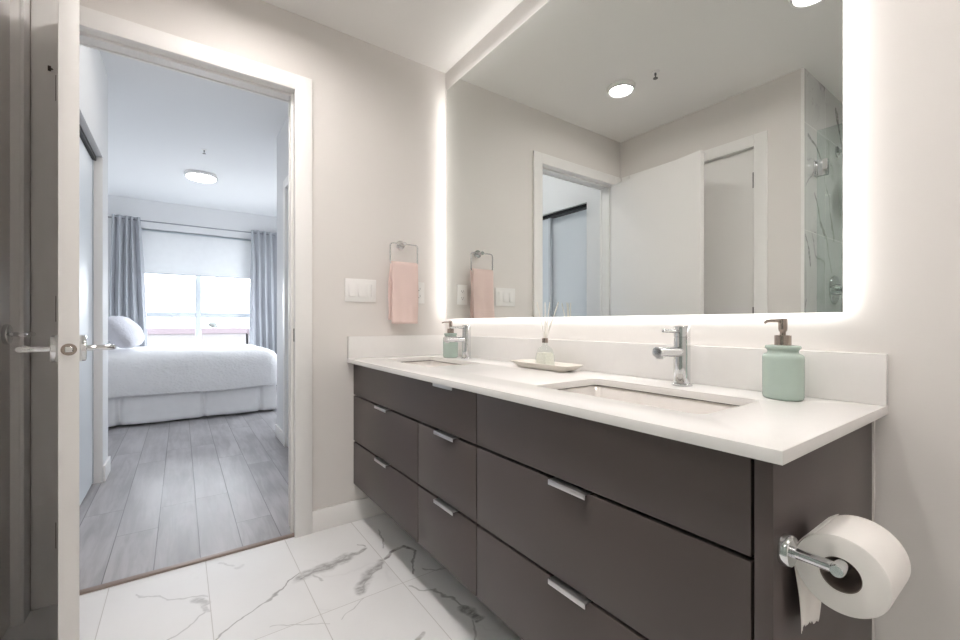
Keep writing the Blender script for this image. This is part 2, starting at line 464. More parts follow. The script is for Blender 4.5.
def lathe(name, m, parent, prof, n=32, origin=(0, 0, 0), axis='Z', sq=None, smooth=35):
    bm = BM(); add_lathe(bm, prof, n, origin, axis, sq)
    return obj(name, bm, m, parent, smooth)

def tag(o, label, cat, group=None, kind=None):
    o['label'] = label; o['category'] = cat
    if group: o['group'] = group
    if kind: o['kind'] = kind
    return o

def thing(name, label, cat, loc=(0, 0, 0), rotz=0.0, group=None, kind=None):
    o = bpy.data.objects.new(name, None)
    o.empty_display_size = 0.1
    COL.objects.link(o)
    o.location = loc; o.rotation_euler = (0, 0, rotz)
    return tag(o, label, cat, group, kind)

def struct(o, label, cat):
    return tag(o, label, cat, kind='structure')

def dup(root, loc, label, rotz=None):
    r = root.copy(); COL.objects.link(r); r.location = loc
    if rotz is not None: r.rotation_euler = (0, 0, rotz)
    r['label'] = label
    for ch in list(root.children):
        c = ch.copy(); COL.objects.link(c); c.parent = r
        for gch in list(ch.children):
            d = gch.copy(); COL.objects.link(d); d.parent = c
    return r

def plate(outer, holes, z0, z1, bev=0.0):
    """flat plate with holes from 2-D outlines, via a filled curve"""
    cu = bpy.data.curves.new('plate', 'CURVE'); cu.dimensions = '2D'; cu.fill_mode = 'BOTH'
    cu.extrude = (z1 - z0) / 2 - bev; cu.bevel_depth = bev; cu.bevel_resolution = 1; cu.offset = -bev
    for pts in [outer] + holes:
        s = cu.splines.new('POLY'); s.points.add(len(pts) - 1); s.use_cyclic_u = True
        for q, p in zip(s.points, pts): q.co = (p[0], p[1], 0, 1)
    ob = bpy.data.objects.new('plate', cu); COL.objects.link(ob)
    dg = bpy.context.evaluated_depsgraph_get()
    me = bpy.data.meshes.new_from_object(ob.evaluated_get(dg))
    bm = BM(); bm.from_mesh(me)
    bpy.data.objects.remove(ob); bpy.data.curves.remove(cu); bpy.data.meshes.remove(me)
    bmesh.ops.remove_doubles(bm, verts=bm.verts, dist=1e-5)
    bmesh.ops.translate(bm, verts=bm.verts, vec=(0, 0, (z0 + z1) / 2))
    return bm

# ------------------------------------------------------------------ the setting: bathroom shell
W = 1.655          # bathroom depth
HC = 2.4
DL, DR, DH = -1.575, -0.803, 2.046      # bedroom doorway
struct(box('floor', M['marble_floor'], None, 0.0, 2.77, -1.76, 0.0, -0.10, 0.0), 'white marble-look tile floor of the bathroom with grey veins', 'floor')
struct(box('floor_shower', M['shower_floor'], None, 1.2, 2.77, -2.72, -1.7605, -0.10, 0.0), 'pale shower floor behind the glass', 'floor')
struct(box('ceiling', M['ceil'], None, 0.0, 2.77, -2.72, 0.0, HC, HC + 0.08), 'white bathroom ceiling with small round lamps', 'ceiling')
struct(box('wall_back', M['wall'], None, -0.12, 2.77, 0.0, 0.12, -0.1, 2.7), 'off-white wall behind the lit mirror', 'wall')
struct(boxes('wall_left', M['wall'], None, [(-0.12, 0, DR + 0.018, 0.0, -0.1, 2.7), (-0.12, 0, -1.76, DL - 0.018, -0.1, 2.7),
                                            (-0.12, 0, DL - 0.018, DR + 0.018, DH + 0.018, 2.7)]),
       'off-white wall with the open bedroom doorway and towel ring', 'wall')
struct(boxes('wall_front', M['wall'], None, [(0.0, 0.072, -1.76, -W, 0, HC), (0.968, 1.19, -1.76, -W, 0, HC), (0.072, 0.968, -1.76, -W, DH + 0.018, HC)]),
       'off-white wall with the closed door, seen in the mirror', 'wall')
struct(box('wall_leak_stop', M['wall'], None, 0.0, 1.08, -1.80, -1.7605, -0.1, HC), 'added unseen panel stopping daylight behind the closed door', 'wall')  # unseen panel, put in to stop sky light leaking under the door
struct(box('wall_right', M['wall'], None, 2.65, 2.77, -2.72, 0.0, 0, HC), 'off-white wall behind the camera', 'wall')
struct(box('wall_shower_side', M['marble_wall_x'], None, 1.08, 1.20, -2.72, -1.7605, 0, HC), 'grey veined marble tile side wall of the shower', 'wall')
struct(box('wall_shower_end', M['marble_wall_x'], None, 1.1905, 1.20, -1.76, -W - 0.003, 0, HC), 'narrow marble tile return beside the shower opening', 'wall')
struct(box('wall_shower_back', M['marble_wall_y'], None, 1.2, 2.65, -2.72, -2.6, 0, HC), 'marble tile back wall of the shower', 'wall')
struct(box('trim_3', M['trim'], None, 1.186, 1.2015, -W - 0.003, -W + 0.002, 0, HC, bev=0.0008), 'bright metal edge strip at the shower corner', 'trim')

# door casings, jambs (bathroom side)
def casing(name, label, lst, m=None):
    return struct(boxes(name, m or M['trim'], None, lst, bev=0.0015), label, 'trim')
casing('trim_1', 'white casing and jambs around the open bedroom doorway', [
    (0.0, 0.016, DR, DR + 0.075, 0.0, DH + 0.07), (0.0, 0.016, -1.6445, DL, 0.0, DH + 0.07), (0.0, 0.016, DL, DR, DH, DH + 0.07),
    (-0.12, 0.001, DR + 0.004, DR + 0.018, 0.0, DH + 0.018), (-0.12, 0.001, DL - 0.018, DL - 0.004, 0.0, DH + 0.018),
    (-0.12, 0.001, DL - 0.004, DR + 0.004, DH + 0.004, DH + 0.018),
    (-0.055, -0.040, DR - 0.008, DR + 0.004, 0.0, DH + 0.004), (-0.055, -0.040, DL - 0.004, DL + 0.008, 0.0, DH + 0.004),
    (-0.055, -0.040, DL + 0.008, DR - 0.008, DH - 0.008, DH + 0.004),
    (-0.136, -0.12, DR, DR + 0.07, 0.0, DH + 0.07), (-0.136, -0.12, -1.6185, DL, 0.0, DH + 0.07), (-0.136, -0.12, DL, DR, DH, DH + 0.07)])
box('strike_plate', M['bronze'], bpy.data.objects['trim_1'], -0.028, -0.006, DR + 0.0015, DR + 0.0042, 0.895, 0.955)
casing('trim_2', 'white casing around the closed door reflected in the mirror', [
    (0.022, 0.090, -W, -W + 0.010, 0.0, DH + 0.07), (0.952, 1.022, -W, -W + 0.010, 0.0, DH + 0.07), (0.090, 0.952, -W, -W + 0.010, DH, DH + 0.07),
    (0.074, 0.088, -1.76, -W, 0.0, DH + 0.016), (0.954, 0.967, -1.76, -W, 0.0, DH + 0.016), (0.088, 0.954, -1.76, -W, DH + 0.002, DH + 0.016)])
struct(boxes('baseboard_left', M['trim'], None, [(0.0, 0.013, DR + 0.0755, -0.0005, 0.0, 0.10)], bev=0.002), 'white baseboard between doorway and vanity', 'baseboard')
struct(boxes('baseboard_back', M['trim'], None, [(0.0135, 2.649, -0.013, 0.0, 0.0, 0.10)], bev=0.002), 'white baseboard under the vanity', 'baseboard')
struct(boxes('baseboard_front', M['trim'], None, [(1.0225, 1.185, -W, -W + 0.013, 0.0, 0.10)], bev=0.002), 'short white baseboard beside the closed door', 'baseboard')
struct(box('trim_4', M['strip'], None, -0.030, -0.0005, DL - 0.003, DR + 0.003, 0.0, 0.007, bev=0.002), 'brown threshold strip between wood planks and marble tile', 'trim')

# ------------------------------------------------------------------ bedroom shell
HB = 2.6
XF = -4.985
WY0, WY1, WZ0, WZ1 = -1.75, -0.28, 0.60, 2.225
struct(box('floor_bedroom', M['wood'], None, XF - 0.15, -0.0305, -2.62, 0.57, -0.10, 0.0), 'grey wood plank floor of the bedroom', 'floor')
struct(box('ceiling_bedroom', M['ceil_bed'], None, XF - 0.15, -0.12, -2.62, 0.57, HB, HB + 0.1), 'pale bedroom ceiling', 'ceiling')
struct(boxes('wall_window', M['wall_cool'], None, [(XF - 0.15, XF, -2.62, WY0, 0, HB), (XF - 0.15, XF, WY1, 0.57, 0, HB),
                                                  (XF - 0.15, XF, WY0, WY1, 0, WZ0), (XF - 0.15, XF, WY0, WY1, WZ1, HB)]), 'pale bedroom wall with the window', 'wall')
struct(box('wall_bedroom_left', M['wall_cool'], None, XF, -1.50, -2.62, -2.5, 0, HB), 'bedroom wall at the head of the bed', 'wall')
struct(boxes('wall_bedroom_right', M['wall_cool'], None, [(XF, -4.35, 0.45, 0.57, 0, HB), (-3.15, -1.83, 0.45, 0.57, 0, HB), (-4.35, -3.15, 0.45, 0.57, 0, 0.75), (-4.35, -3.15, 0.45, 0.57, 2.15, HB)]), 'bedroom wall beyond the foot of the bed', 'wall')
HY = -1.62
struct(boxes('wall_hall_left', M['wall_cool'], None, [(-1.62, -1.40, HY - 0.12, HY, 0, HB), (-0.30, -0.121, HY - 0.12, HY, 0, HB), (-1.40, -0.30, HY - 0.12, HY, 2.0, HB),
                                                     (-1.62, -1.50, -2.5, HY - 0.12, 0, HB), (-1.50, -0.121, -2.30, -2.20, 0, HB)]),
       'white hall wall holding the sliding closet', 'wall')
struct(boxes('wall_hall_right', M['wall_cool'], None, [(-1.95, -1.54, -0.545, -0.425, 0, HB), (-0.72, -0.121, -0.545, -0.425, 0, HB), (-1.54, -0.72, -0.545, -0.425, 2.045, HB),
                                                      (-1.95, -1.83, -0.425, 0.45, 0, HB), (-1.83, -0.121, -0.34, -0.30, 0, HB)]),
       'white hall wall on the right behind the doorway jamb', 'wall')
struct(boxes('baseboard_hall_left', M['trim'], None, [(-1.632, -1.4005, HY, HY + 0.012, 0, 0.10), (-1.632, -1.62, -2.49, HY, 0, 0.10)], bev=0.002), 'white baseboard at the end of the closet wall', 'baseboard')
struct(boxes('baseboard_hall_right', M['trim'], None, [(-1.962, -1.611, -0.557, -0.545, 0, 0.10), (-1.962, -1.95, -0.545, 0.44, 0, 0.10)], bev=0.002), 'white baseboard at the right hall corner', 'baseboard')
struct(boxes('trim_5', M['trim'], None, [(-1.61, -1.54, -0.559, -0.545, 0, 2.115), (-0.72, -0.65, -0.559, -0.545, 0, 2.115), (-1.54, -0.72, -0.559, -0.545, 2.045, 2.115)], bev=0.0015),
       'white casing of the hall door on the right', 'trim')
d3 = struct(thing('door_3', '', 'door', (-1.13, -0.485, 0)), 'white hall door glimpsed edge-on past the right jamb', 'door')
box('door_panel', M['closet'], d3, -0.405, 0.405, -0.02, 0.02, 0.008, 2.02, bev=0.002)
box('head_gap_strip', M['track'], d3, -0.405, 0.405, -0.018, 0.018, 2.021, 2.043)  # dark strip filling the gap above the door panel
struct(boxes('trim_6', M['trim'], None, [(-1.40, -1.392, HY - 0.12, HY - 0.001, 0, 2.0), (-0.308, -0.30, HY - 0.12, HY - 0.001, 0, 2.0)], bev=0.001), 'white returns of the closet opening', 'trim')
t = thing('closet_track', 'black overhead track of the hall sliding closet', 'closet track', (-0.85, HY - 0.075, 0))
box('channel', M['track'], t, -0.541, 0.541, -0.034, 0.045, 1.972, 1.999)
for i, (xa, xb, yo, lab) in enumerate(((-1.387, -0.78, -0.055, 'white sliding closet door panel nearer the bedroom, on the outer track'),
                                       (-0.80, -0.31, -0.090, 'white sliding closet door panel nearer the bathroom, on the inner track'))):
    d = thing('sliding_closet_door', lab, 'closet door', ((xa + xb) / 2, HY + yo, 0), 0, 'hall sliding closet doors')
    h = (xb - xa) / 2
    box('door_panel', M['closet'], d, -h + 0.022, h - 0.022, -0.011, 0.011, 0.012, 1.965)
    boxes('stile', M['frame'], d, [(-h, -h + 0.022, -0.014, 0.014, 0.012, 1.968), (h - 0.022, h, -0.014, 0.014, 0.012, 1.968)])

# window
win = struct(thing('window_1', '', 'window', (XF - 0.09, 0, 0)), 'large white-framed bedroom window with a daylit view', 'window')
fm = BM()
for b in ((-0.04, 0.04, WY0, WY0 + 0.05, WZ0, WZ1), (-0.04, 0.04, WY1 - 0.05, WY1, WZ0, WZ1),
          (-0.04, 0.04, WY0 + 0.05, WY1 - 0.05, WZ0, WZ0 + 0.06), (-0.04, 0.04, WY0 + 0.05, WY1 - 0.05, WZ1 - 0.06, WZ1)):
    add_box(fm, *b, bev=0.003)
obj('outer_frame', fm, M['frame'], win)
box('mullion', M['frame'], win, -0.04, 0.04, -1.061, -0.991, WZ0 + 0.06, WZ1 - 0.06, bev=0.003)
box('transom', M['frame'], win, -0.039, 0.039, WY0 + 0.05, -1.0615, 1.060, 1.130, bev=0.003)
box('transom', M['frame'], win, -0.039, 0.039, -0.9905, WY1 - 0.05, 1.060, 1.130, bev=0.003)
for ya, yb in ((WY0 + 0.05, -1.0615), (-0.9905, WY1 - 0.05)):
    for za, zb in ((WZ0 + 0.06, 1.06), (1.13, WZ1 - 0.06)):
        box('pane', M['pane'], win, -0.004, 0.004, ya, yb, za, zb)
struct(box('window_sill', M['trim'], None, XF - 0.048, XF + 0.02, WY0 + 0.001, WY1 - 0.001, WZ0, WZ0 + 0.02, bev=0.003), 'white window sill behind the bed', 'sill')

fill_win = struct(thing('fill_window', '', 'window', (-3.75, 0.52, 0)), 'added unseen fill window beyond the foot of the bed', 'window')  # unseen window, added to bring more daylight into the bedroom
bm = BM()
for b in ((-0.6, -0.55, 0.75, 2.15), (0.55, 0.6, 0.75, 2.15), (-0.55, 0.55, 0.75, 0.81), (-0.55, 0.55, 2.09, 2.15)): add_box(bm, b[0], b[1], -0.04, 0.04, b[2], b[3], bev=0.003)
obj('outer_frame', bm, M['frame'], fill_win)
box('pane', M['pane'], fill_win, -0.55, 0.55, -0.004, 0.004, 0.81, 2.09)

# ------------------------------------------------------------------ bathroom door (open towards the camera)
d1 = struct(thing('door_1', '', 'door', (0.0085, -1.572, 0.0), math.radians(9.12)), 'open white bathroom door seen along its edge, chrome levers both sides', 'door')
box('door_panel', M['door'], d1, 0.003, 0.755, 0.0, 0.035, 0.012, 2.036, bev=0.0015)
def lever(parent, x, y, z, sgn):
    bm = BM(); add_lathe(bm, [(0.0, 0.0), (0.031, 0.0), (0.032, 0.004), (0.031, 0.011), (0.028, 0.013), (0.0, 0.013)], 32, axis='Y')
    h = obj('lever_handle', bm, M['chrome'], parent, xf=Matrix.Translation((x, y, z)) @ Matrix.Scale(sgn, 4, (0, 1, 0)))
    bm = BM(); add_tube(bm, [(x, y + sgn * 0.0128, z), (x, y + sgn * 0.052, z), (x - 0.003, y + sgn * 0.059, z), (x - 0.010, y + sgn * 0.062, z),
                             (x - 0.118, y + sgn * 0.060, z)], [0.0068, 0.0068, 0.0068, 0.0068, 0.0060], 16)
    obj('lever', bm, M['chrome'], h)
    return h
lever(d1, 0.695, -0.0005, 0.92, -1)
lever(d1, 0.695, 0.0355, 0.92, 1)
lt = lathe('latch_plate', M['nickel'], d1, [(0.0, 0.0), (0.0135, 0.0), (0.0135, 0.0022), (0.0, 0.0022)], 28, (0.7549, 0.0175, 0.92), 'X')
bm = BM(); add_box(bm, 0.757, 0.766, 0.0105, 0.0245, 0.914, 0.927, bev=0.002)
obj('latch_bolt', bm, M['chrome'], lt)
for z in (1.80, 1.03, 0.24):
    h = tube('hinge', M['bronze'], d1, [(-0.001, -0.012, z - 0.045), (-0.001, -0.012, z + 0.045)], 0.0068, 12)
    box('hinge_leaf', M['bronze'], h, -0.0005, 0.0026, -0.003, 0.030, z - 0.043, z + 0.043)
    if z > 1.5:
        bm = BM(); add_tube(bm, [(-0.001, -0.012, z + 0.045), (-0.001, -0.012, z + 0.058), (0.000, -0.016, z + 0.062), (0.004, -0.024, z + 0.062)], 0.0032, 10)
        st = obj('door_stop', bm, M['bronze'], d1)
        lathe('stop_bumper', M['bronze'], st, [(0.0, 0.0), (0.009, 0.0), (0.009, 0.008), (0.0, 0.008)], 16, (0.004, -0.032, z + 0.062), 'Y')

# closed door in the front wall
d2 = struct(thing('door_2', '', 'door', (0.089, -1.676, 0.0)), 'closed white door behind the open one, seen in the mirror', 'door')
box('door_panel', M['door'], d2, 0.002, 0.862, -0.035, 0.0, 0.010, 2.043, bev=0.0015)
lever_z = 0.945
bm = BM(); add_lathe(bm, [(0.0, 0.0), (0.031, 0.0), (0.032, 0.004), (0.031, 0.011), (0.028, 0.013), (0.0, 0.013)], 32, (0.056, 0.0005, lever_z), 'Y')
h2 = obj('lever_handle', bm, M['chrome'], d2)
tube('lever', M['chrome'], h2, [(0.056, 0.013, lever_z), (0.056, 0.055, lever_z), (0.059, 0.062, lever_z), (0.066, 0.065, lever_z), (0.17, 0.063, lever_z)], [0.0068, 0.0068, 0.0068, 0.0068, 0.0060])
for z in (1.85, 1.03, 0.24):
    h = tube('hinge', M['steel'], d2, [(0.8625, 0.006, z - 0.05), (0.8625, 0.006, z + 0.05)], 0.0065, 12)
    box('hinge_leaf', M['steel'], h, 0.845, 0.858, 0.0002, 0.0022, z - 0.048, z + 0.048)

# ------------------------------------------------------------------ vanity
L_, D_, HT = 1.8413, 0.5606, 0.8057
FY = -0.53
VB = 0.187
van = thing('vanity_cabinet', 'wall-hung dark taupe double vanity cabinet with rows of drawers', 'vanity', (0.004, -0.0145, 0))
ox, oy = -0.004, 0.0145
yf = FY + 0.0205 + oy
boxes('carcass', M['gapdark'], van, [(0.006 + ox, 1.792 + ox, -0.012, -0.002, VB + 0.004, HT - 0.0215), (0.006 + ox, 0.020 + ox, yf, -0.012, VB + 0.004, HT - 0.0215),
      (1.778 + ox, 1.792 + ox, yf, -0.012, VB + 0.004, HT - 0.0215), (1.058 + ox, 1.080 + ox, yf, -0.012, VB + 0.004, HT - 0.0215), (0.690 + ox, 0.710 + ox, yf, -0.012, VB + 0.004, 0.61),
      (0.020 + ox, 1.778 + ox, yf, yf + 0.02, 0.380, 0.415), (0.020 + ox, 1.778 + ox, yf, yf + 0.02, 0.605, 0.640), (0.020 + ox, 1.778 + ox, yf, yf + 0.02, HT - 0.05, HT - 0.0215)])
box('end_panel', M['vanity'], van, 1.7945 + ox, 1.8195 + ox, FY - 0.001 + oy, -0.001, VB - 0.002, HT - 0.0215, bev=0.001)
boxes('bottom_panel', M['vanity'], van, [(0.004 + ox, 1.793 + ox, FY + 0.0215 + oy, -0.002, VB - 0.002, VB + 0.0035)])
def pull(parent, xa, xb, z):
    bm = BM()
    y = FY + oy
    add_box(bm, xa + ox, xb + ox, y - 0.0135, y + 0.012, z + 0.0005, z + 0.0035, bev=0.0008)
    add_box(bm, xa + ox, xb + ox, y - 0.0150, y - 0.0125, z - 0.0085, z + 0.0036, bev=0.0012)
    obj('edge_pull', bm, M['chrome_soft'], parent)
cols = [(0.004, 0.698), (0.702, 1.067), (1.071, 1.7895)]
zrows = [(VB, 0.3935), (0.4015, 0.6205), (0.6285, HT - 0.0265)]
pulls = [(0.315, 0.436), (0.840, 0.961), (1.375, 1.483)]
box('drawer', M['vanity'], van, 0.004 + ox, 1.067 + ox, FY + oy, FY + 0.020 + oy, zrows[2][0], zrows[2][1], bev=0.001)
pull([c for c in van.children if c.name.startswith('drawer')][-1], 0.834, 0.955, zrows[2][1])
box('fixed_front', M['vanity'], van, cols[2][0] + ox, cols[2][1] + ox, FY + oy, FY + 0.020 + oy, zrows[2][0], zrows[2][1], bev=0.001)
for (xa, xb), (pa, pb) in zip(cols, pulls):
    for za, zb in zrows[:2]:
        dr = box('drawer', M['vanity'], van, xa + ox, xb + ox, FY + oy, FY + 0.020 + oy, za, zb, bev=0.001)
        pull(dr, pa, pb, zb)
box('wall_filler', M['wall'], van, 1.8196 + ox, 1.8235 + ox, -0.008, -0.001, VB, HT - 0.022)

# countertop with two sink cut-outs
ct = thing('countertop', 'white quartz double-sink countertop with low backsplash', 'countertop', (0.002, -0.001, 0))
CO = [(0.117, 0.583), (1.196, 1.662)]
CY0, CY1 = -0.422, -0.157
bm = plate([(0, -D_ + 0.001), (L_ - 0.002, -D_ + 0.001), (L_ - 0.002, -0.0005), (0, -0.0005)],
           [rrect(a - 0.002, b - 0.002, CY0, CY1, 0.022) for a, b in CO], HT - 0.020, HT, 0.0012)
obj('slab', bm, M['quartz'], ct, 30)
box('backsplash', M['quartz'], ct, 0.0205, L_ - 0.002, -0.020, -0.0005, HT + 0.0002, HT + 0.109, bev=0.001)
box('side_splash', M['quartz'], ct, 0.0, 0.020, -D_ + 0.001, -0.0005, HT + 0.0002, HT + 0.109, bev=0.001)

def make_sink(cx, label):
    s = thing('undermount_sink', label, 'sink', (cx, (CY0 + CY1) / 2, 0), 0, 'sinks in the countertop')
    hx, hy = 0.2325 + 0.008, (CY1 - CY0) / 2 + 0.008
    zt = HT - 0.0235
    def ring(dx, z, r): return [(x, y, z) for x, y in rrect(-hx - dx, hx + dx, -hy - dx, hy + dx, r)]
    rings = [ring(0.014, zt - 0.010, 0.04), ring(0.014, zt, 0.04), ring(0.0, zt, 0.03), ring(-0.004, zt - 0.004, 0.03), ring(-0.010, zt - 0.08, 0.03),
             ring(-0.016, zt - 0.112, 0.035), ring(-0.034, zt - 0.128, 0.04), ring(-0.07, zt - 0.132, 0.03), ring(-0.105, zt - 0.134, 0.01),
             ]
    out = [ring(-0.105, zt - 0.142, 0.01), ring(-0.03, zt - 0.140, 0.04), ring(-0.002, zt - 0.10, 0.04), ring(0.004, zt - 0.010, 0.04), ring(0.014, zt - 0.010, 0.04)]
    bm = BM(); add_loft(bm, rings); bm2 = bm
    vr = add_loft(bm, out)
    # floor and underside
    bm.faces.new([bm.verts.new(p) for p in rings[-1]]); bm.faces.new([bm.verts.new(p) for p in out[0]])
    bmesh.ops.remove_doubles(bm, verts=bm.verts, dist=1e-5)
    obj('basin', bm, M['ceramic'], s, 50)
    bm = plate(rrect(-hx - 0.013, hx + 0.013, -hy - 0.013, hy + 0.013, 0.04), [rrect(-hx - 0.003, hx + 0.003, -hy - 0.003, hy + 0.003, 0.032)], zt + 0.0002, zt + 0.0028)
    obj('shadow_gap_ring', bm, M['gapdark'], s)  # near-black ring paints the shadow line between counter and sink
    lathe('drain', M['chrome'], s, [(0.0, 0.003), (0.014, 0.004), (0.018, 0.0025), (0.022, 0.0005), (0.022, -0.004), (0.0, -0.004)], 28, (0, 0.0, zt - 0.1330))
    for k in (-1, 0, 1):
        lathe('overflow_hole', M['slot'], s, [(0.0, 0.0), (0.0035, 0.0), (0.0035, 0.002), (0.0, 0.002)], 12, (k * 0.014, hy - 0.0102, zt - 0.045), 'Y')
    return s
make_sink(0.350, 'white undermount sink at the far end of the countertop, beside the left wall')
make_sink(1.429, 'white rectangular undermount sink nearest the camera')

def make_faucet(loc, label):
    f = thing('basin_faucet', label, 'faucet', loc, 0, 'chrome faucets on the countertop')
    lathe('base_ring', M['chrome'], f, [(0.0, 0.0), (0.027, 0.0), (0.027, 0.005), (0.025, 0.007), (0.0, 0.007)], 36)
    lathe('body', M['chrome'], f, [(0.0, 0.0072), (0.0215, 0.0072), (0.0215, 0.135), (0.0205, 0.136), (0.0205, 0.1375), (0.0, 0.1375)], 36)
    sp = tube('spout', M['chrome'], f, [(0, -0.012, 0.094), (0, -0.095, 0.097), (0, -0.122, 0.098)], [0.0135, 0.0135, 0.0135], 28)
    lathe('aerator', M['chrome_soft'], sp, [(0.0, 0.0), (0.0095, 0.0), (0.0095, 0.008), (0.0, 0.008)], 24, (0, -0.109, 0.0795))
    hd = lathe('lever_head', M['chrome'], f, [(0.0, 0.1378), (0.0215, 0.1378), (0.0215, 0.162), (0.020, 0.165), (0.0, 0.1655)], 36)
    tube('lever', M['chrome'], hd, [(0, -0.015, 0.151), (0, -0.092, 0.153), (0, -0.094, 0.153)], [0.0052, 0.0048, 0.003], 14)
    return f
fz = HT + 0.0005
fa = make_faucet((1.437, -0.088, fz), 'chrome single-lever faucet at the near sink')
dup(fa, (0.350, -0.088, fz), 'chrome single-lever faucet at the far sink, beside a green dispenser')

# soap dispensers
def make_soap(loc, rotz, label):
    s = thing('soap_dispenser', label, 'soap dispenser', loc, rotz, 'mint soap dispensers')
    prof = [(0.0, 0.0), (0.038, 0.0), (0.041, 0.002), (0.0425, 0.007), (0.043, 0.03), (0.043, 0.092), (0.0425, 0.099), (0.039, 0.1025), (0.034, 0.104),
            (0.0318, 0.107), (0.0322, 0.111), (0.0345, 0.114), (0.0368, 0.116), (0.0372, 0.1195), (0.0355, 0.122), (0.026, 0.123), (0.0, 0.123)]
    lathe('bottle', M['mint'], s, prof, 48, sq=(1.0, 0.86), smooth=50)
    p = lathe('pump_collar', M['nickel'], s, [(0.0, 0.1232), (0.0165, 0.1232), (0.0165, 0.145), (0.0155, 0.146), (0.0, 0.146)], 32)
    bm = BM()
    add_lathe(bm, [(0.0, 0.1462), (0.006, 0.1462), (0.006, 0.153), (0.0085, 0.157), (0.0090, 0.163), (0.0090, 0.182), (0.0083, 0.184), (0.0, 0.184)], 24)
    add_tube(bm, [(0, -0.006, 0.179), (0, -0.032, 0.179), (0, -0.042, 0.178), (0, -0.048, 0.1745)], [0.0040, 0.0034, 0.0031, 0.0028], 12)
    obj('pump_head', bm, M['nickel'], p)
    return s
sd = make_soap((1.681, -0.095, fz), math.radians(-25), 'mint green soap dispenser standing near the right countertop end')
dup(sd, (0.228, -0.105, fz), 'mint green soap dispenser in the far left countertop corner', math.radians(-55))

# tray and reed diffuser
tr = thing('oblong_tray', 'cream oblong tray between the two faucets', 'tray', (0.905, -0.098, fz))
def tring(hx, hy, z, r): return [(x, y, z) for x, y in rrect(-hx, hx, -hy, hy, r, 8)]
bm = BM()
add_loft(bm, [tring(0.112, 0.032, 0.0, 0.02), tring(0.126, 0.040, 0.003, 0.025), tring(0.154, 0.053, 0.021, 0.03), tring(0.156, 0.054, 0.0235, 0.03), tring(0.153, 0.052, 0.0245, 0.03),
              tring(0.144, 0.046, 0.0205, 0.028), tring(0.121, 0.036, 0.0085, 0.024), tring(0.106, 0.028, 0.007, 0.018)], True, True)
obj('tray_dish', bm, M['tray'], tr, 60)
rd = thing('reed_diffuser', 'small glass reed diffuser with white reeds on the cream tray', 'reed diffuser', (0.905, -0.098, fz + 0.0078))
def sring(h, z, r): return [(x, y, z) for x, y in rrect(-h, h, -h, h, r, 5)]
bm = BM()
add_loft(bm, [sring(0.027, 0.0, 0.006), sring(0.0285, 0.003, 0.007), sring(0.0275, 0.040, 0.007), sring(0.022, 0.068, 0.008), sring(0.013, 0.078, 0.006), sring(0.0088, 0.082, 0.005), sring(0.0088, 0.0915, 0.005)], True, True)
obj('glass_bottle', bm, M['glassy'], rd, 50)
bm = BM()
add_loft(bm, [sring(0.0250, 0.003, 0.006), sring(0.0258, 0.006, 0.006), sring(0.0250, 0.038, 0.006), sring(0.0225, 0.054, 0.006)], True, True)
obj('lace_sleeve', bm, M['lace'], rd, 50)
lathe('metal_collar', M['nickel'], rd, [(0.0, 0.0917), (0.0115, 0.0917), (0.0115, 0.109), (0.0, 0.109)], 24)
for lat, dep in ((-0.029, 0.010), (0.017, -0.006), (0.052, 0.004), (0.005, 0.030)):
    tx, ty = 0.578 * lat - 0.816 * dep, 0.816 * lat + 0.578 * dep
    tube('reed', M['reed'], rd, [(tx * 0.08, ty * 0.08, 0.1092), (tx * 1.0, ty * 1.0, 0.246)], 0.0021, 8)

# ------------------------------------------------------------------ back-lit mirror
mr = thing('backlit_mirror', 'large frameless backlit mirror over the vanity', 'mirror', (0.0, -0.0005, 0.0))
MX0, MX1, MZ0, MZ1 = 0.0636, 1.7733, 1.0039, 2.2651
box('mirror_glass', M['mirror'], mr, MX0, MX1, -0.0301, -0.0251, MZ0, MZ1)
ins = 0.006
e = 0.003
ya, yb = -0.0249, -0.0060
box('back_box', M['alu'], mr, MX0 + ins, MX1 - ins, -0.0250, -0.0005, MZ0 + ins, MZ1 - ins)
for nm, b in (('led_strip', (MX0 + ins - e, MX0 + ins - 0.0004, ya, yb, MZ0 + ins, MZ1 - ins)),
              ('led_strip', (MX1 - ins + 0.0004, MX1 - ins + e, ya, yb, MZ0 + ins, MZ1 - ins)),
              ('led_strip', (MX0 + ins, MX1 - ins, ya, yb, MZ0 + ins - e, MZ0 + ins - 0.0004)),
              ('led_strip', (MX0 + ins, MX1 - ins, ya, yb, MZ1 - ins + 0.0004, MZ1 - ins + e))):
    box(nm, M['led'], mr, *b)

# ------------------------------------------------------------------ towel ring, towel, switches
tg = thing('towel_ring', 'chrome squared towel ring on the left wall', 'towel ring', (0.0, -0.280, 1.392))
lathe('wall_rosette', M['chrome'], tg, [(0.0, 0.0005), (0.024, 0.0005), (0.024, 0.010), (0.022, 0.012), (0.0, 0.012)], 32, (0, 0, 0), 'X')
tube('post', M['chrome'], tg, [(0.012, 0, 0), (0.058, 0, 0)], [0.011, 0.011], 24)
rp = []
for k, (y, z) in enumerate(rrect(-0.077, 0.077, -0.108, -0.001, 0.014, 5)): rp.append((0.050, y, z))
bm = BM()
add_tube(bm, rp[6:] + rp[:7], 0.0037, 12)
obj('ring', bm, M['chrome'], tg)

